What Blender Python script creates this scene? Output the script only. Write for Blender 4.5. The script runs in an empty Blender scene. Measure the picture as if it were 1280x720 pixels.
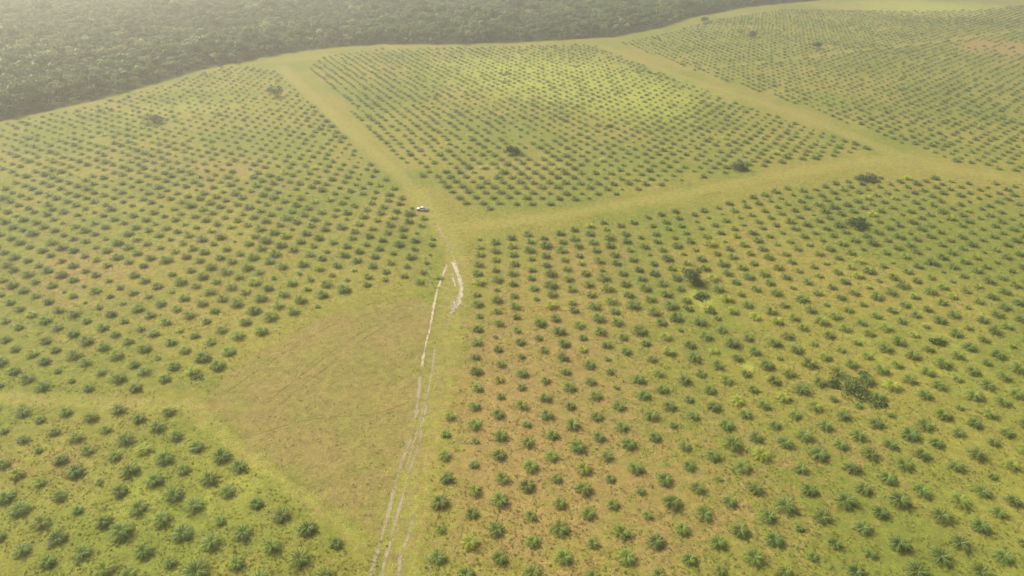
import bpy, math, random
import numpy as np
from mathutils import Vector, Matrix
random.seed(7); rng=np.random.default_rng(7)
S=bpy.context.scene

# ---------------- camera (drone, 24 mm equivalent) ----------------
H=143.0; F=853.0; P=math.radians(29.7)
sp,cp=math.sin(P),math.cos(P)
def G(u,v):
    """survey point of the reference photo -> metres on the ground"""
    dv=v-360.0; den=F*sp+dv*cp; t=H/den
    return ((u-640.0)*t,(F*cp-dv*sp)*t)
def GL(l): return np.array([G(*p) for p in l])
cam=bpy.data.cameras.new("camera"); cam.lens=24; cam.sensor_width=36; cam.clip_end=30000; cam.clip_start=0.5
co=bpy.data.objects.new("camera",cam); S.collection.objects.link(co)
co.location=(0,0,H); co.rotation_euler=(math.radians(90)-P,0,0); S.camera=co

# ---------------- light ----------------
el=math.radians(43); az=math.radians(-52)
sd=Vector((math.sin(az)*math.cos(el),math.cos(az)*math.cos(el),math.sin(el)))
su=bpy.data.lights.new("sun",'SUN'); su.energy=5.0; su.angle=math.radians(4); su.color=(1,0.925,0.71)
so=bpy.data.objects.new("sun",su); S.collection.objects.link(so); so.rotation_euler=sd.to_track_quat('Z','Y').to_euler(); so.location=(0,0,400)
W=bpy.data.worlds.new("World"); S.world=W; W.use_nodes=True
nt=W.node_tree; bg=nt.nodes['Background']; sky=nt.nodes.new('ShaderNodeTexSky'); sky.sky_type='NISHITA'; sky.sun_disc=False
sky.sun_elevation=el; sky.sun_rotation=az; sky.dust_density=7; sky.air_density=1.0
nt.links.new(sky.outputs[0],bg.inputs[0]); bg.inputs[1].default_value=0.15
S.view_settings.view_transform='Standard'; S.view_settings.look='None'; S.view_settings.exposure=0

# ---------------- helpers ----------------
def terr(x,y):
    return 0.7*np.sin(x/83+0.4)*np.cos(y/97+1.0)+0.5*np.sin(x/47+y/61)+0.9*np.sin(y/160+x/230)
def sstep(a,b,x):
    t=np.clip((x-a)/(b-a),0,1); return t*t*(3-2*t)
def dpoly(x,y,pl,ws=None,closed=False):
    n=len(pl); best=np.full(x.shape,1e9)
    for i in range(n if closed else n-1):
        a=pl[i]; b=pl[(i+1)%n]; d=b-a; L=max((d**2).sum(),1e-9)
        t=np.clip(((x-a[0])*d[0]+(y-a[1])*d[1])/L,0,1)
        r=np.hypot(x-a[0]-t*d[0],y-a[1]-t*d[1])
        if ws is not None: r=r/(ws[i]+(ws[i+1]-ws[i])*t)
        best=np.minimum(best,r)
    return best
def inside(x,y,pl):
    c=np.zeros(x.shape,bool); n=len(pl)
    for i in range(n):
        x1,y1=pl[i]; x2,y2=pl[(i+1)%n]
        if y1==y2: continue
        k=((y1>y)!=(y2>y))&(x<(x2-x1)*(y-y1)/(y2-y1)+x1); c^=k
    return c
def sdf(x,y,pl):
    d=dpoly(x,y,pl,closed=True); return np.where(inside(x,y,pl),d,-d)
def vnoise(x,y,s,seed):
    x=x/s+seed*17.3; y=y/s-seed*9.1
    xi=np.floor(x);yi=np.floor(y);fx=x-xi;fy=y-yi
    def h(a,b): 
        q=np.sin(a*127.1+b*311.7+seed*3.7)*43758.5453; return q-np.floor(q)
    fx=fx*fx*(3-2*fx);fy=fy*fy*(3-2*fy)
    return (h(xi,yi)*(1-fx)+h(xi+1,yi)*fx)*(1-fy)+(h(xi,yi+1)*(1-fx)+h(xi+1,yi+1)*fx)*fy

# ---------------- layout ----------------
roadA=GL([(352,84),(375,105),(420,147),(470,193),(520,240),(555,285),(570,330)]); wA=[9,7.5,6.5,6,6,7.5,7]
roadT=GL([(570,330),(560,420),(545,500),(520,600),(500,720),(490,900)]); wT=[7,7,7,6,5.5,5]
roadB=GL([(565,285),(640,278),(700,270),(850,245),(960,222),(1050,205),(1110,198),(1180,208),(1260,222),(1500,250)]); wB=[8,7,7,8,8,9,13,10,7,6]
roadC=GL([(752,56),(850,95),(960,130),(1040,158),(1120,192),(1200,212)]); wC=[6,7,8,9,12,9]
roadD=GL([(800,90),(880,84),(1100,62),(1280,38),(1500,15)]); wD=[4,4,4,4,4]
roadE=GL([(-500,478),(0,500),(120,505),(240,510),(300,565),(380,625),(455,685)]); wE=[4.5,4.5,4.5,4.5,3.2,2.6,2.2]
roads=[(roadA,wA),(roadT,wT),(roadB,wB),(roadC,wC),(roadD,wD),(roadE,wE)]
bare=GL([(245,505),(300,455),(360,418),(440,385),(530,372),(552,385),(540,470),(525,540),(505,610),(478,672),(455,680),(380,622),(305,565)])
fedge=[(-700,262),(-300,205),(0,155),(60,143),(130,127),(200,105),(250,88),(330,72),(400,62),(480,55),(560,55),(640,53),(700,50),(770,45),(830,35),(870,22),(930,10),(1010,2),(1100,-8)]
fe=GL(fedge)
forest_poly=np.vstack([fe,[(900,1900),(-2600,1900),(-2600,400)]])
P_left=GL([(-500,478),(0,490),(240,492),(340,415),(440,374),(552,350),(556,320),(540,285),(500,235),(430,170),(345,88),(290,82),(256,91),(205,108),(130,131),(0,160),(-500,240)])
P_ll=GL([(-500,500),(0,515),(228,518),(300,570),(380,632),(452,682),(450,760),(445,900),(-700,900)])
P_c=GL([(385,86),(410,70),(480,61),(560,59),(740,55),(850,101),(950,138),(1040,168),(1092,184),(1040,194),(960,208),(850,230),(700,258),(600,264),(548,240),(480,180)])
P_r=GL([(590,300),(700,288),(850,262),(960,240),(1060,222),(1160,220),(1280,232),(1700,265),(2100,900),(535,900),(522,730),(527,645),(542,555),(562,480),(572,420),(582,350)])
P_tr=GL([(775,52),(880,92),(1000,132),(1110,172),(1190,200),(1280,216),(1800,250),(1800,10),(1280,6),(1220,14),(1030,14),(980,12),(900,24),(840,40)])
gl=lambda L,x,y: sum(a*np.exp(-(((x-G(u,v)[0])/rx)**2+((y-G(u,v)[1])/ry)**2)) for u,v,rx,ry,a in L)
LUSH_SUNLIT=[(700,95,110,110,.8),(800,120,80,70,.65),(620,80,100,100,.5),(820,150,40,30,.4),(150,430,70,40,.25),(60,650,60,50,.3),(300,620,40,25,.35),(880,385,9,10,.65),(870,370,7,7,.5),(935,458,3.5,3.5,1.1),(1200,440,60,50,.45),(1230,640,40,40,.35),(1160,10,160,120,1.0),(250,130,60,50,.5),(150,170,60,60,.4),(500,620,12,25,.3)]  # lush growth, plus far-centre sun through cloud gaps painted as grass colour
BROWN=[(300,212,30,30,.6),(90,340,30,25,.7),(420,215,18,40,.45),(1255,60,45,70,1.2),(680,600,30,60,.6),(740,430,40,70,.55),(620,500,14,60,.6),(900,640,35,30,.5),(600,200,60,40,.3),(170,210,50,50,.35),(720,320,30,30,.45),(960,330,40,40,.3),(1050,560,25,20,.35),(200,380,50,30,.3),(60,590,25,15,.4)]
def masks(x,y):
    r=np.zeros(x.shape)
    for pl,w in roads: r=np.maximum(r,1-sstep(0.25,1.3,dpoly(x,y,pl,w)))
    track=1-sstep(0.2,1.3,dpoly(x,y,roadT,wT))
    b=sstep(-3,6,sdf(x,y,bare)); b=np.maximum(b,track*0.6)
    f=sstep(-2,5,sdf(x,y,forest_poly))
    return r,b,f

# ---------------- oil palm positions, 9 m triangular grid ----------------
PX=[];PY=[]
for poly,ang,ox,oy in((P_left,-2.0,0,0),(P_ll,1.5,3,2),(P_c,27,2,5),(P_r,0.5,4,1),(P_tr,12.0,0,3)):
    ni=np.arange(-260,260); nj=np.arange(-120,210); I,J=np.meshgrid(ni,nj); gx=I*7.8+ox; gy=J*9.0+(I%2)*4.5+oy
    a=math.radians(ang); x=gx*math.cos(a)-gy*math.sin(a); y=gx*math.sin(a)+gy*math.cos(a); x=x.ravel();y=y.ravel()
    k=(x>-750)&(x<1300)&(y>45)&(y<1300); x=x[k];y=y[k]; x=x+rng.normal(0,.5,len(x))+1.8*np.sin(y/70); y=y+rng.normal(0,.6,len(x)); k=inside(x,y,poly); x=x[k];y=y[k]
    k=np.ones(len(x),bool)
    for pl,w in roads: k&=dpoly(x,y,pl,w)>.82
    k&=rng.random(len(x))>.035
    k&=~((gl([(1250,60,60,45,1)],x,y)>.5)&(rng.random(len(x))<.45)); k&=sdf(x,y,forest_poly)<-8
    k&=~(gl([(880,385,8,9,1)],x,y)>.5)
    PX.append(x[k]);PY.append(y[k])
PX=np.concatenate(PX);PY=np.concatenate(PY)
sc=(0.74+0.26*vnoise(PX,PY,45,3)+rng.normal(0,.12,len(PX))-.12*sstep(330,600,PY)); sc=np.where(rng.random(len(PX))<.07,sc*.6,sc); sc=np.clip(sc,.3,1.2)

# ---------------- node helpers ----------------
def newmat(n):
    m=bpy.data.materials.new(n); m.use_nodes=True; t=m.node_tree; return m,t,t.nodes['Principled BSDF'],t.nodes['Material Output']
class NB:
    def __init__(s,t): s.t=t
    def n(s,k,**kw):
        a=s.t.nodes.new(k)
        for q,v in kw.items(): setattr(a,q,v)
        return a
    def put(s,sock,v):
        if hasattr(v,'links') : s.t.links.new(v,sock)
        else: sock.default_value=v
    def attr(s,name): a=s.n('ShaderNodeAttribute',attribute_name=name); return a.outputs['Fac']
    def noise(s,vec,sc,det=4,rough=.6,dist=0):
        a=s.n('ShaderNodeTexNoise'); s.put(a.inputs['Vector'],vec); a.inputs['Scale'].default_value=sc; a.inputs['Detail'].default_value=det; a.inputs['Roughness'].default_value=rough; a.inputs['Distortion'].default_value=dist; return a.outputs['Fac']
    def mix(s,f,a,b,mode='MIX'):
        m=s.n('ShaderNodeMix',data_type='RGBA',blend_type=mode); s.put(m.inputs[0],f)
        for i,v in ((6,a),(7,b)):
            s.put(m.inputs[i],(*v,1) if isinstance(v,tuple) else v)
        return m.outputs[2]
    def m(s,op,a,b=0,c=0,clamp=False):
        m=s.n('ShaderNodeMath',operation=op,use_clamp=clamp)
        s.put(m.inputs[0],a); s.put(m.inputs[1],b); s.put(m.inputs[2],c); return m.outputs[0]
    def ramp(s,f,a,b):
        m=s.n('ShaderNodeMapRange',interpolation_type='SMOOTHSTEP'); s.put(m.inputs[0],f); m.inputs[1].default_value=a; m.inputs[2].default_value=b; return m.outputs[0]

# ---------------- ground ----------------
def axis(lo,hi,step,far):
    a=list(np.arange(lo,hi+step,step)); 
    d=step
    x=lo; pre=[]
    while x>-far: d*=1.35; x-=d; pre.append(x)
    d=step; x=a[-1]; post=[]
    while x<far: d*=1.35; x+=d; post.append(x)
    return np.array(pre[::-1]+a+post)
xs=axis(-620,760,1.7,9000)
ya=list(np.arange(60,320,1.4)); 
while ya[-1]<1250: ya.append(ya[-1]+1.4+ (ya[-1]-320)*0.004)
d=5.5
while ya[-1]<9000: d*=1.3; ya.append(ya[-1]+d)
pre=[]; y=60; d=2
while y>-9000: d*=1.35; y-=d; pre.append(y)
ys=np.array(pre[::-1]+ya)
X,Y=np.meshgrid(xs,ys); X=X.ravel();Y=Y.ravel(); Z=terr(X,Y)
nx,ny=len(xs),len(ys)
i=np.arange((nx-1)*(ny-1)); r=i//(nx-1); c=i%(nx-1); v0=r*nx+c
quads=np.stack([v0,v0+1,v0+nx+1,v0+nx],1)
me=bpy.data.meshes.new("ground"); me.vertices.add(len(X)); me.vertices.foreach_set('co',np.stack([X,Y,Z],1).ravel())
me.loops.add(quads.size); me.loops.foreach_set('vertex_index',quads.ravel().astype(np.int32))
me.polygons.add(len(quads)); me.polygons.foreach_set('loop_start',(np.arange(len(quads))*4).astype(np.int32))
me.update(calc_edges=True); me.polygons.foreach_set('use_smooth',np.ones(len(quads),bool))
R,B,Fm=masks(X,Y)
lush_sunlit=np.clip(gl(LUSH_SUNLIT,X,Y),0,1.3); brown=np.clip(gl(BROWN,X,Y),0,1.2)
ring=np.zeros(len(X))
ixs=np.searchsorted(xs,PX); iys=np.searchsorted(ys,PY)
for dx in range(-3,3):
    for dy in range(-3,3):
        a=np.clip(ixs+dx,0,nx-1); b=np.clip(iys+dy,0,ny-1); idx=b*nx+a
        np.maximum.at(ring,idx,np.exp(-((xs[a]-PX)**2+(ys[b]-PY)**2)/(2.6*sc+.2)**2))
for n,a in (('road',R),('bare',B),('forest',Fm),('lush_sunlit',lush_sunlit),('brown',brown),('ring',ring)):
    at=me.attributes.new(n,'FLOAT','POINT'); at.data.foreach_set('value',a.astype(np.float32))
ground=bpy.data.objects.new("ground",me); S.collection.objects.link(ground)
m,t,bs,out=newmat("grassland"); q=NB(t)
pos=q.n('ShaderNodeNewGeometry').outputs['Position']
nb=q.noise(pos,0.012,5,.6,.4); nm=q.noise(pos,0.06,5,.65,.6); nf=q.noise(pos,0.45,6,.7,.3); nff=q.noise(pos,2.2,5,.75); n2=q.noise(pos,0.13,6,.7,1.2)
green=(0.172,0.195,0.033); olive=(0.240,0.220,0.046); brn=(0.285,0.200,0.074)
col=q.mix(q.ramp(nb,.38,.62),green,olive)
bfac=q.m('ADD',q.m('MULTIPLY',q.attr('brown'),.7),q.m('MULTIPLY',q.m('SUBTRACT',n2,.5),2.2))
col=q.mix(q.m('MULTIPLY',q.ramp(bfac,0.06,.75),.82),col,brn)
lf=q.m('ADD',q.attr('lush_sunlit'),q.m('MULTIPLY',q.m('SUBTRACT',nm,.5),1.3))
col=q.mix(q.m('MULTIPLY',q.ramp(lf,.25,1.1),.85),col,(0.32,0.34,0.058))  # yellow-green for lush growth and for the painted cloud-gap sunlight
rf=q.m('ADD',q.attr('road'),q.m('MULTIPLY',q.m('SUBTRACT',n2,.5),1.5))
rcol=q.mix(q.ramp(n2,.4,.6),(0.275,0.272,0.055),(0.29,0.24,0.075))
col=q.mix(q.m('MULTIPLY',q.ramp(rf,.2,1.1),.62),col,rcol)
bf=q.m('ADD',q.attr('bare'),q.m('MULTIPLY',q.m('SUBTRACT',n2,.5),1.4))
bcol=q.mix(q.ramp(nm,.35,.65),(0.250,0.195,0.068),(0.215,0.198,0.052))
col=q.mix(q.m('MULTIPLY',q.ramp(bf,.3,.9),.85),col,bcol)
rg=q.m('ADD',q.attr('ring'),q.m('MULTIPLY',q.m('SUBTRACT',nf,.5),1.0))
col=q.mix(q.m('MULTIPLY',q.ramp(rg,.3,1.0),.6),col,(0.18,0.135,0.046))
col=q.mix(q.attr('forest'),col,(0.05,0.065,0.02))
v=q.m('MULTIPLY_ADD',q.m('SUBTRACT',nf,.5),1.4,1.0); v2=q.m('MULTIPLY_ADD',q.m('SUBTRACT',nff,.5),2.0,1.0)
vv=q.m('MULTIPLY',v,v2)
hs=q.n('ShaderNodeHueSaturation'); q.put(hs.inputs['Color'],col); q.put(hs.inputs['Value'],vv)
q.put(bs.inputs['Base Color'],hs.outputs[0]); bs.inputs['Roughness'].default_value=.95; bs.inputs['Specular IOR Level'].default_value=.1
bp=q.n('ShaderNodeBump'); bp.inputs['Strength'].default_value=.7; bp.inputs['Distance'].default_value=.3; q.put(bp.inputs['Height'],q.m('ADD',nf,q.m('MULTIPLY',nff,.6))); q.put(bs.inputs['Normal'],bp.outputs[0])
me.materials.append(m)

# ---------------- ribbons: sandy wheel ruts ----------------
def ribmat(name,c1,c2,thr,amax=1.0,soft=.7):
    m,t,bs,out=newmat(name); q=NB(t)
    pos=q.n('ShaderNodeNewGeometry').outputs['Position']; u=q.attr('edge')
    a=q.m('ADD',u,q.m('MULTIPLY',q.m('SUBTRACT',q.noise(pos,.5,5,.75),.5),2.8))
    a=q.m('ADD',a,q.m('MULTIPLY',q.m('SUBTRACT',q.noise(pos,.09,3,.5),.5),2.2))
    al=q.m('MULTIPLY',q.ramp(a,thr,thr+soft),amax)
    q.put(bs.inputs['Base Color'],q.mix(q.ramp(q.noise(pos,1.3,4,.6),.35,.65),c1,c2)); bs.inputs['Roughness'].default_value=.95
    tr=q.n('ShaderNodeBsdfTransparent'); mx=q.n('ShaderNodeMixShader'); q.put(mx.inputs[0],al); t.links.new(tr.outputs[0],mx.inputs[1]); t.links.new(bs.outputs[0],mx.inputs[2]); t.links.new(mx.outputs[0],out.inputs[0])
    return m
sand_b=ribmat("pale_sand",(0.57,0.50,0.36),(0.44,0.37,0.23),.2,.85,.9)
sand_f=ribmat("dusty_sand",(0.43,0.365,0.22),(0.35,0.29,0.155),.15,.72,1.0)
soil_d=ribmat("pressed_grass",(0.19,0.165,0.05),(0.21,0.18,0.058),.4,.45,1.0)
def ribbon(name,paths,mat,lift):
    V=[];Fc=[];E=[]
    for pts,w in paths:
        pl=GL(pts); 
        out=[]
        for k in range(len(pl)-1):
            p0=pl[max(k-1,0)];p1=pl[k];p2=pl[k+1];p3=pl[min(k+2,len(pl)-1)]
            n=max(2,int(np.hypot(*(p2-p1))/1.2))
            for j in range(n):
                s=j/n; out.append(.5*((2*p1)+(-p0+p2)*s+(2*p0-5*p1+4*p2-p3)*s*s+(-p0+3*p1-3*p2+p3)*s**3))
        out.append(pl[-1]); out=np.array(out); tg=np.gradient(out,axis=0); tg/=np.linalg.norm(tg,axis=1)[:,None]+1e-9
        nrm=np.stack([-tg[:,1],tg[:,0]],1); base=len(V)
        for k,(p,nn) in enumerate(zip(out,nrm)):
            ww=w*(.7+.6*random.random()); tap=min(1,(k+1)/8,(len(out)-k)/8); p=p+nn*random.uniform(-.12,.12)
            for s,e in ((-1,0),(-.3,1),(.3,1),(1,0)):
                x,y=p+nn*s*ww*.5; V.append((x,y,float(terr(x,y))+lift)); E.append(e*tap)
            if k:
                a=base+(k-1)*4
                for j in range(3): Fc.append((a+j,a+j+1,a+j+5,a+j+4))
    me=bpy.data.meshes.new(name); me.from_pydata(V,[],Fc); at=me.attributes.new('edge','FLOAT','POINT'); at.data.foreach_set('value',np.array(E,np.float32))
    me.materials.append(mat); o=bpy.data.objects.new(name,me); S.collection.objects.link(o); return o
ribbon("tyre_track",[([(330,535),(360,502),(410,463),(455,428),(500,402),(545,388)],1.3),([(318,528),(350,495),(402,455),(450,421),(498,396)],1.1),([(270,505),(350,450),(430,405),(530,380)],1.0),([(300,555),(380,530),(470,520),(525,500)],.8),([(560,600),(545,660),(540,720)],.9)],soil_d,.012)
ribbon("dusty_track",[([(526,465),(522,510),(514,550),(500,590),(487,640),(476,680),(467,710),(455,760)],1.8),([(534,480),(531,520),(523,560),(510,600),(498,645),(487,685),(478,720),(470,770)],1.5),([(545,420),(540,470),(528,520),(505,600)],1.2),([(520,640),(512,670),(503,695),(499,720),(495,760)],1.6),([(538,685),(537,722)],1.2),([(1092,590),(1108,598),(1118,603)],2.2),([(1140,655),(1152,662)],1.4),([(900,586),(912,590)],1.2),([(560,262),(566,264)],3.0),([(1040,575),(1055,578)],1.2),([(1195,585),(1230,600)],1.5),([(570,333),(562,310),(548,285),(540,268)],1.4)],sand_f,.022)
ribbon("sandy_track",[([(566,328),(573,345),(577,362),(572,380),(563,395),(556,408)],3.2),([(571,370),(566,390),(557,402)],3.0),([(561,328),(553,347),(546,368),(541,393),(537,415),(531,440),(526,468)],1.5),([(563,340),(567,352),(571,366)],1.2)],sand_b,.034)

# ---------------- plant materials ----------------
def leafmat(name,cols,locnoise=True,trans=.35,psc=1.3,plo=.5,pamp=1.0):
    m,t,bs,out=newmat(name); q=NB(t)
    oi=q.n('ShaderNodeObjectInfo'); pos=q.n('ShaderNodeNewGeometry').outputs['Position']
    c=q.mix(oi.outputs['Random'],cols[0],cols[1])
    if locnoise: c=q.mix(q.ramp(q.noise(oi.outputs['Location'],.011,3,.6),.42,.62),c,cols[2])
    wn=q.n('ShaderNodeTexWhiteNoise',noise_dimensions='1D'); q.put(wn.inputs['W'],q.m('MULTIPLY',oi.outputs['Random'],91.7))
    c=q.mix(q.ramp(wn.outputs[0],.86,.98),c,cols[3])
    v=q.m('MULTIPLY_ADD',q.noise(pos,psc,2,.5),pamp,plo)
    wn2=q.n('ShaderNodeTexWhiteNoise',noise_dimensions='1D'); q.put(wn2.inputs['W'],q.m('MULTIPLY',oi.outputs['Random'],37.3))
    v=q.m('MULTIPLY',v,q.m('MULTIPLY_ADD',wn2.outputs[0],.5,.74))
    hs=q.n('ShaderNodeHueSaturation'); q.put(hs.inputs['Color'],c); q.put(hs.inputs['Value'],v)
    q.put(bs.inputs['Base Color'],hs.outputs[0]); bs.inputs['Roughness'].default_value=.5; bs.inputs['Specular IOR Level'].default_value=.3
    tr=q.n('ShaderNodeBsdfTranslucent'); q.put(tr.inputs[0],hs.outputs[0]); mx=q.n('ShaderNodeMixShader'); mx.inputs[0].default_value=trans
    t.links.new(bs.outputs[0],mx.inputs[1]); t.links.new(tr.outputs[0],mx.inputs[2]); t.links.new(mx.outputs[0],out.inputs[0]); return m
def plain(name,c,rough=.8,metal=0,sc=3):
    m,t,bs,out=newmat(name); q=NB(t); tc=q.n('ShaderNodeTexCoord').outputs['Object']
    q.put(bs.inputs['Base Color'],q.mix(q.noise(tc,sc,3),tuple(x*.85 for x in c),tuple(min(1,x*1.12) for x in c))); bs.inputs['Roughness'].default_value=rough; bs.inputs['Metallic'].default_value=metal; return m
M_palm=leafmat("palm_frond",[(0.140,0.250,0.055),(0.200,0.305,0.055),(0.245,0.345,0.052),(0.42,0.49,0.06)],True,.50)
M_dry=plain("dry_frond",(0.25,0.20,0.08)); M_bark=plain("bark",(0.20,0.17,0.12))
M_tree=leafmat("forest_foliage",[(0.070,0.155,0.030),(0.155,0.245,0.050),(0.130,0.220,0.054),(0.34,0.39,0.14)],True,.35)
M_shrub=leafmat("shrub_foliage",[(0.075,0.13,0.035),(0.13,0.19,0.05),(0.11,0.16,0.05),(0.17,0.22,0.06)],True,.35)
M_weed=leafmat("grass_blade",[(0.18,0.21,0.036),(0.27,0.265,0.054),(0.24,0.235,0.05),(0.33,0.28,0.10)],True,.5)

def mkmesh(name,V,Fc,mi,mats):
    me=bpy.data.meshes.new(name); me.from_pydata(V,[],Fc); 
    for m in mats: me.materials.append(m)
    me.polygons.foreach_set('material_index',np.array(mi,np.int32)); me.update(); return me
def tube(V,Fc,mi,p0,p1,r0,r1,idx,n=6):
    p0=Vector(p0);p1=Vector(p1); d=(p1-p0).normalized(); a=d.orthogonal().normalized(); b=d.cross(a); s=len(V)
    for p,r in((p0,r0),(p1,r1)):
        for k in range(n): an=2*math.pi*k/n; V.append(tuple(p+a*math.cos(an)*r+b*math.sin(an)*r))
    for k in range(n): Fc.append((s+k,s+(k+1)%n,s+n+(k+1)%n,s+n+k)); mi.append(idx)
def palm(seed):
    rd=random.Random(seed); V=[];Fc=[];mi=[]
    tube(V,Fc,mi,(0,0,-.2),(0,0,.75),.38,.28,1,8)
    nf=rd.randint(24,38); L=rd.uniform(2.6,3.3)
    for i in range(nf):
        k=i/nf; a=i*2.39996+rd.uniform(-.3,.3); e=math.radians(80-68*k**.75+rd.uniform(-8,8)); l=L*(.76+.27*math.sin(math.pi*min(1,.2+k*.75)))*rd.uniform(.85,1.1)
        dry=1 if (k>.9 and rd.random()<.5) else 0; mat=1 if dry else 0
        p=Vector((math.cos(a)*.15,math.sin(a)*.15,.6)); ns=9; st=l/ns; side=Vector((-math.sin(a),math.cos(a),0)); e0=e; pts=[p.copy()];fw=[]
        for s in range(ns):
            e=e0-(s/ns)**1.3*math.radians(75+30*(1-k)); f=Vector((math.cos(a)*math.cos(e),math.sin(a)*math.cos(e),math.sin(e))); p=p+f*st
            if p.z<.08: p.z=.08
            pts.append(p.copy()); fw.append(f)
        for s,pp in enumerate(pts):
            w=.06*(1-s/ns)+.012; V.append(tuple(pp+side*w)); V.append(tuple(pp-side*w))
            if s: b=len(V)-4; Fc.append((b,b+1,b+3,b+2)); mi.append(1 if dry else 2)
        nl=15
        for s in range(nl):
            u=.16+.84*s/(nl-1); j=min(ns-1,int(u*ns)); fr=u*ns-j; pp=pts[j].lerp(pts[j+1],min(1,fr)); f=fw[j]; up=side.cross(f) if side.cross(f).z>0 else f.cross(side)
            ll=.78*math.sin(math.pi*(.15+.80*u))**.7*l/3
            for sg in(-1,1):
                dr=(side*sg*1.0+f*(.45+.5*u)+up*rd.uniform(-.35,.25)).normalized(); tip=pp+dr*ll*rd.uniform(.85,1.1)+Vector((0,0,-.14)); tip.z=max(tip.z,.04)
                w=.06; mid=pp+dr*ll*.5+Vector((0,0,.02)); b=len(V)
                V+= [tuple(pp),tuple(mid+f*w),tuple(tip),tuple(mid-f*w)]; Fc.append((b,b+1,b+2,b+3)); mi.append(mat)
    return V,Fc,mi
M_rachis=plain("palm_rachis",(0.30,0.34,0.10))
def blob_tree(seed,h,rad,nl,nq,qs,flat=.75,trunk=True,jit=.5):
    rd=random.Random(seed); V=[];Fc=[];mi=[]
    cz=h-rad*flat
    if trunk:
        tube(V,Fc,mi,(0,0,-.4),(rd.uniform(-.2,.2),rd.uniform(-.2,.2),cz*.7),h*.028,h*.018,1)
    for i in range(nl):
        a=rd.uniform(0,6.283); rr=rad*.62*math.sqrt(rd.random()); c=Vector((rr*math.cos(a),rr*math.sin(a),cz+rd.uniform(-.45,.45)*rad*flat*(1-rr/rad*.5)))
        lr=rad*rd.uniform(.30,.52)
        if trunk: tube(V,Fc,mi,(0,0,cz*.55),tuple(c),h*.014,h*.005,1,4)
        for k in range(nq):
            z=rd.uniform(-.55,1); b=rd.uniform(0,6.283); s=math.sqrt(max(0,1-z*z)); n=Vector((s*math.cos(b),s*math.sin(b),z)); p=c+Vector((n.x*lr,n.y*lr,n.z*lr*flat))*rd.uniform(.72,1.12)
            nn=(n+Vector((rd.gauss(0,jit),rd.gauss(0,jit),rd.gauss(0,jit)))).normalized(); u=nn.orthogonal().normalized(); w=nn.cross(u); an=rd.uniform(0,6.28); u,w=u*math.cos(an)+w*math.sin(an),w*math.cos(an)-u*math.sin(an)
            q_=qs*rd.uniform(.55,1.2); x=len(V)
            V+=[tuple(p-u*q_),tuple(p+w*q_*.55+u*q_*.1),tuple(p+u*q_),tuple(p-w*q_*.6)]; Fc.append((x,x+1,x+2,x+3)); mi.append(0)
    return V,Fc,mi
def tuft(seed):
    rd=random.Random(seed); V=[];Fc=[];mi=[]
    for i in range(22):
        a=rd.uniform(0,6.283); r=rd.uniform(0,.28); b=Vector((math.cos(a)*r,math.sin(a)*r,-.03)); t_=b+Vector((math.cos(a)*rd.uniform(.1,.4),math.sin(a)*rd.uniform(.1,.4),rd.uniform(.1,.3))); s=Vector((-math.sin(a),math.cos(a),0))*.05
        x=len(V); V+=[tuple(b-s),tuple(b+s),tuple(t_)]; Fc.append((x,x+1,x+2)); mi.append(0)
    return V,Fc,mi
def coll(name,meshes):
    c=bpy.data.collections.new(name)
    for me in meshes: c.objects.link(bpy.data.objects.new(me.name,me))
    return c
C_palm=coll("oil_palm_kinds",[mkmesh("oil_palm",*palm(100+i),[M_palm,M_dry,M_rachis]) for i in range(10)])
C_tree=coll("forest_tree_kinds",[mkmesh("forest_tree",*blob_tree(200+i,[12,9,15,8,11,14][i],[5.6,4.4,6.4,4.0,5.0,5.2][i],[7,6,8,5,6,7][i],75,.85,.8,True,.28),[M_tree,M_bark]) for i in range(6)])
C_weed=coll("grass_kinds",[mkmesh("grass_tuft",*tuft(300+i),[M_weed]) for i in range(5)])

def scatter(name,x,y,scl,tilt,nkind,C,idx=None,zo=0):
    n=len(x); me=bpy.data.meshes.new(name); me.vertices.add(n); me.vertices.foreach_set('co',np.stack([x,y,terr(x,y)+zo],1).ravel())
    rot=np.stack([rng.normal(0,tilt,n),rng.normal(0,tilt,n),rng.uniform(0,6.283,n)],1)
    a=me.attributes.new('rot','FLOAT_VECTOR','POINT'); a.data.foreach_set('vector',rot.ravel().astype(np.float32))
    a=me.attributes.new('scl','FLOAT','POINT'); a.data.foreach_set('value',scl.astype(np.float32))
    a=me.attributes.new('kind','INT','POINT'); a.data.foreach_set('value',rng.integers(0,nkind,n).astype(np.int32))
    o=bpy.data.objects.new(name,me); S.collection.objects.link(o)
    g=bpy.data.node_groups.new(name+"_scatter",'GeometryNodeTree'); g.interface.new_socket("Geometry",in_out='INPUT',socket_type='NodeSocketGeometry'); g.interface.new_socket("Geometry",in_out='OUTPUT',socket_type='NodeSocketGeometry')
    N=g.nodes; gi=N.new('NodeGroupInput'); go=N.new('NodeGroupOutput'); ip=N.new('GeometryNodeInstanceOnPoints'); ci=N.new('GeometryNodeCollectionInfo'); ci.inputs[0].default_value=C; ci.inputs[1].default_value=True; ci.inputs[2].default_value=True
    def na(k,t):
        a=N.new('GeometryNodeInputNamedAttribute'); a.data_type=t; a.inputs[0].default_value=k; return a.outputs[0]
    er=N.new('FunctionNodeEulerToRotation'); L=g.links
    L.new(gi.outputs[0],ip.inputs['Points']); L.new(ci.outputs[0],ip.inputs['Instance']); ip.inputs['Pick Instance'].default_value=True
    L.new(na('kind','INT'),ip.inputs['Instance Index']); L.new(na('rot','FLOAT_VECTOR'),er.inputs[0]); L.new(er.outputs[0],ip.inputs['Rotation']); L.new(na('scl','FLOAT'),ip.inputs['Scale']); L.new(ip.outputs[0],go.inputs[0])
    md=o.modifiers.new("scatter",'NODES'); md.node_group=g; return o

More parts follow.
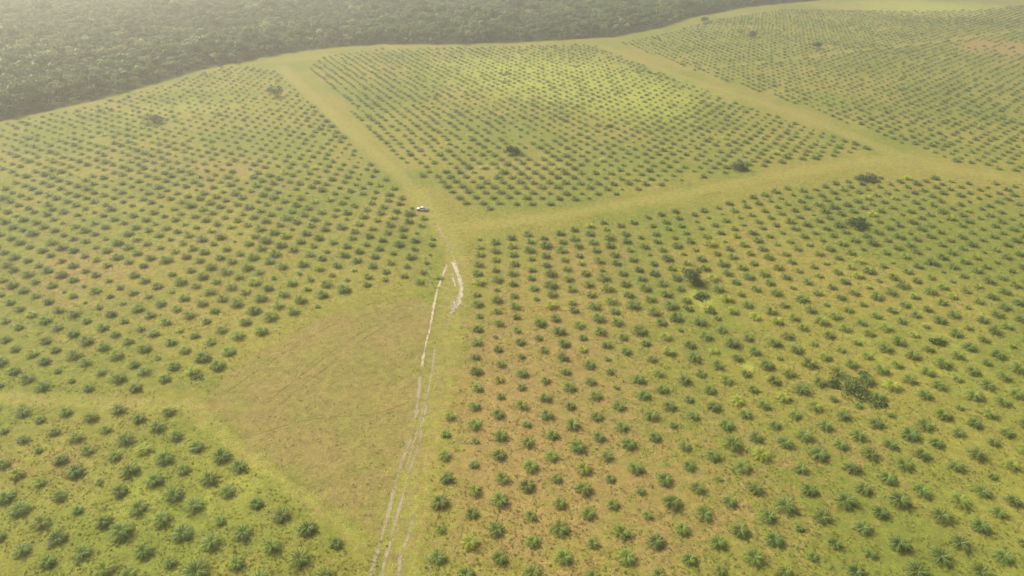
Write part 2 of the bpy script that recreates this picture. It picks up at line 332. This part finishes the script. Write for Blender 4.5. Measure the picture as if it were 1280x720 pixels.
scatter("oil_palm_plantation",PX,PY,sc,.06,10,C_palm)

# ---------------- forest ----------------
I,J=np.meshgrid(np.arange(-2000,1000,7.4),np.arange(380,1850,7.4)); x=I.ravel()+rng.uniform(-3.4,3.4,I.size); y=J.ravel()+rng.uniform(-3.4,3.4,I.size)
sdv=sdf(x,y,forest_poly); k=(sdv>1.5+7*vnoise(x,y,20,5))&(rng.random(len(x))>.06)&(np.abs(x)<y*.95+150); x=x[k];y=y[k]
fs=.6+.5*vnoise(x,y,60,2)+.4*rng.random(len(x)); fs*=np.where(rng.random(len(x))<.07,1.35,1)*(.5+.5*sstep(0,30,sdv[k]))
scatter("forest",x,y,fs,.06,6,C_tree)

# ---------------- grass tufts ----------------
n=70000; y=85+ (rng.random(n)**1.4)*300; x=(rng.random(n)*2-1)*(y*.80+50); r,b,f=masks(x,y)
k=rng.random(n)>(r*.75+b*.8); k&=vnoise(x,y,9,8)+.5*vnoise(x,y,3,4)>.55; x=x[k];y=y[k]
scatter("grass_tufts",x,y,.4+rng.random(len(x))*.7,.1,5,C_weed)

# ---------------- single trees and shrubs ----------------
def single(name,u,v,h,rad,seed,nl=9,nq=70,qs=.4,mat=M_shrub):
    x,y=G(u,v); me=mkmesh(name,*blob_tree(seed,h,rad,nl,nq,qs,.7,True),[mat,M_bark]); o=bpy.data.objects.new(name,me); S.collection.objects.link(o); o.location=(x,y,float(terr(x,y))); o.rotation_euler[2]=seed
for k,(u,v,h,rd) in enumerate([(345,120,10,8),(195,155,8,8.5),(640,194,6,5),(922,212,6,6),(1068,284,6,6),(1085,225,5.5,7),(862,352,7,5.5),(1068,492,5.5,6.2),(1020,62,8,6),(880,30,9,6),(940,48,8,6)]): single("tree",u,v,h,rd,400+k,15,90,.40)
for k,(u,v,h,rd) in enumerate([(40,175,3.5,7),(65,222,3.2,6),(877,372,2.8,4.2),(890,388,2.2,3.6),(862,385,2.0,3.4),(1095,505,2.4,3.8),(720,82,4,6),(632,92,4,6),(880,128,3,5),(300,128,3,5),(545,120,3,5),(930,140,3,5),(1170,430,2.2,3),(250,478,1.6,3.2),(760,160,3,4),(1080,470,1.8,2.8),(1045,480,2,3)]): single("shrub",u,v,h,rd,500+k,9,65,.32)

# ---------------- pickup truck ----------------
import bmesh
M_white=plain("white_paint",(0.80,0.80,0.78),.35); M_glass=plain("dark_glass",(0.03,0.035,0.04),.15); M_tyre=plain("tyre_rubber",(0.03,0.03,0.03),.9); M_steel=plain("wheel_steel",(0.4,0.4,0.42),.4,.6); M_black=plain("black_plastic",(0.04,0.04,0.04),.6); M_red=plain("tail_lamp",(0.45,0.03,0.02),.3); M_lamp=plain("head_lamp",(0.75,0.75,0.7),.2); M_bed=plain("load_bed",(0.25,0.25,0.25),.7)
truck=bpy.data.objects.new("pickup_truck",None); S.collection.objects.link(truck)
def part(name,bm,mat,bev=0):
    me=bpy.data.meshes.new(name); bm.normal_update(); bmesh.ops.recalc_face_normals(bm,faces=bm.faces); bm.to_mesh(me); bm.free(); me.materials.append(mat); o=bpy.data.objects.new(name,me); S.collection.objects.link(o); o.parent=truck
    if bev: b=o.modifiers.new('b','BEVEL'); b.width=bev; b.segments=3; b.limit_method='ANGLE'
    return o
def prism(prof,w,w2=None,y0=0):
    bm=bmesh.new(); A=[];Bv=[]
    for x,z in prof:
        ww=w if w2 is None or z<1.15 else w2
        A.append(bm.verts.new((x,-ww/2+y0,z))); Bv.append(bm.verts.new((x,ww/2+y0,z)))
    bm.faces.new(A); bm.faces.new(Bv[::-1]); n=len(A)
    for i in range(n): bm.faces.new((A[i],Bv[i],Bv[(i+1)%n],A[(i+1)%n]))
    return bm
part("front_body",prism([(2.62,.45),(2.65,.85),(2.5,1.02),(1.35,1.12),(-.75,1.12),(-.75,.42),(1.15,.42),(1.2,.75),(1.45,.92),(1.75,.92),(2.0,.75),(2.05,.45)],1.82),M_white,.05)
part("cabin",prism([(1.28,1.125),(.62,1.74),(.4,1.78),(-.5,1.78),(-.68,1.72),(-.74,1.125)],1.74,1.42),M_white,.05)
for sy in(-1,1):
    bm=bmesh.new(); vs=[(1.10,1.17),(.60,1.62),(-.55,1.62),(-.62,1.17)]
    a=[bm.verts.new((x,sy*(.885-(.16*(z-1.15)/.6)*1.0+.005),z)) for x,z in vs]; b=[bm.verts.new((x,sy*(.80-(.16*(z-1.15)/.6)),z)) for x,z in vs]
    bm.faces.new(a); bm.faces.new(b[::-1])
    for i in range(4): bm.faces.new((a[i],b[i],b[(i+1)%4],a[(i+1)%4]))
    part("side_window",bm,M_glass)
def quadslab(name,c,mat):
    bm=bmesh.new(); bm.faces.new([bm.verts.new(p) for p in c]); o=part(name,bm,mat); s=o.modifiers.new('s','SOLIDIFY'); s.thickness=.02; s.offset=0
quadslab("windscreen",[(1.26,-.78,1.17),(1.26,.78,1.17),(.70,.66,1.70),(.70,-.66,1.70)],M_glass)
quadslab("rear_window",[(-.765,-.7,1.2),(-.765,.7,1.2),(-.715,.62,1.62),(-.715,-.62,1.62)],M_glass)
def bx(name,cx,cy,cz,sx,sy,sz,mat,bev=.02):
    bm=bmesh.new(); bmesh.ops.create_cube(bm,size=1,matrix=Matrix.Translation((cx,cy,cz))@Matrix.Diagonal((sx,sy,sz,1))); part(name,bm,mat,bev)
for sy in(-1,1):
    bm=prism([(-.78,.5),(-.78,1.1),(-2.6,1.1),(-2.6,.5),(-2.15,.5),(-2.05,.78),(-1.8,.92),(-1.5,.92),(-1.25,.78),(-1.15,.5)],.08,None,sy*.87); part("bed_side",bm,M_white,.02)
    bx("mirror",.95,sy*1.0,1.22,.14,.2,.18,M_black); bx("head_lamp",2.60,sy*.7,.88,.08,.3,.16,M_lamp); bx("tail_lamp",-2.63,sy*.87,.9,.05,.09,.3,M_red); bx("sill",.2,sy*.9,.40,1.9,.08,.08,M_black)
    for wx in(1.6,-1.65):
        bm=bmesh.new(); bmesh.ops.create_cone(bm,cap_ends=True,segments=24,radius1=.38,radius2=.38,depth=.26,matrix=Matrix.Translation((wx,sy*.80,.38))@Matrix.Rotation(math.pi/2,4,'X')); part("wheel",bm,M_tyre,.04)
        bm=bmesh.new(); bmesh.ops.create_cone(bm,cap_ends=True,segments=16,radius1=.22,radius2=.18,depth=.28,matrix=Matrix.Translation((wx,sy*.81,.38))@Matrix.Rotation(math.pi/2,4,'X')); part("wheel_hub",bm,M_steel)
bx("bed_floor",-1.69,0,.66,1.78,1.64,.06,M_bed); bx("bed_front",-.82,0,.86,.06,1.64,.44,M_white); bx("tailgate",-2.60,0,.82,.07,1.64,.54,M_white); bx("rear_bumper",-2.74,0,.5,.14,1.7,.16,M_black); bx("front_bumper",2.68,0,.5,.16,1.8,.22,M_black); bx("grille",2.64,0,.80,.06,.95,.22,M_black); bx("chassis",-.1,0,.42,4.8,.9,.16,M_black)
x,y=G(528,264); truck.location=(x,y,float(terr(x,y))); truck.rotation_euler[2]=math.radians(172); truck.scale=(1.12,1.12,1.12)

# ---------------- haze (real air volume) ----------------
bm=bmesh.new(); bmesh.ops.create_cube(bm,size=1,matrix=Matrix.Translation((0,700,100))@Matrix.Diagonal((4600,4000,260,1))); me=bpy.data.meshes.new("haze"); bm.to_mesh(me); bm.free()
m=bpy.data.materials.new("humid_air"); m.use_nodes=True; t=m.node_tree; t.nodes.clear(); o_=t.nodes.new('ShaderNodeOutputMaterial'); vs=t.nodes.new('ShaderNodeVolumeScatter'); vs.inputs['Color'].default_value=(1,1,.86,1); vs.inputs['Density'].default_value=.00041; vs.inputs['Anisotropy'].default_value=.45; t.links.new(vs.outputs[0],o_.inputs['Volume'])
me.materials.append(m); hz=bpy.data.objects.new("haze",me); S.collection.objects.link(hz)
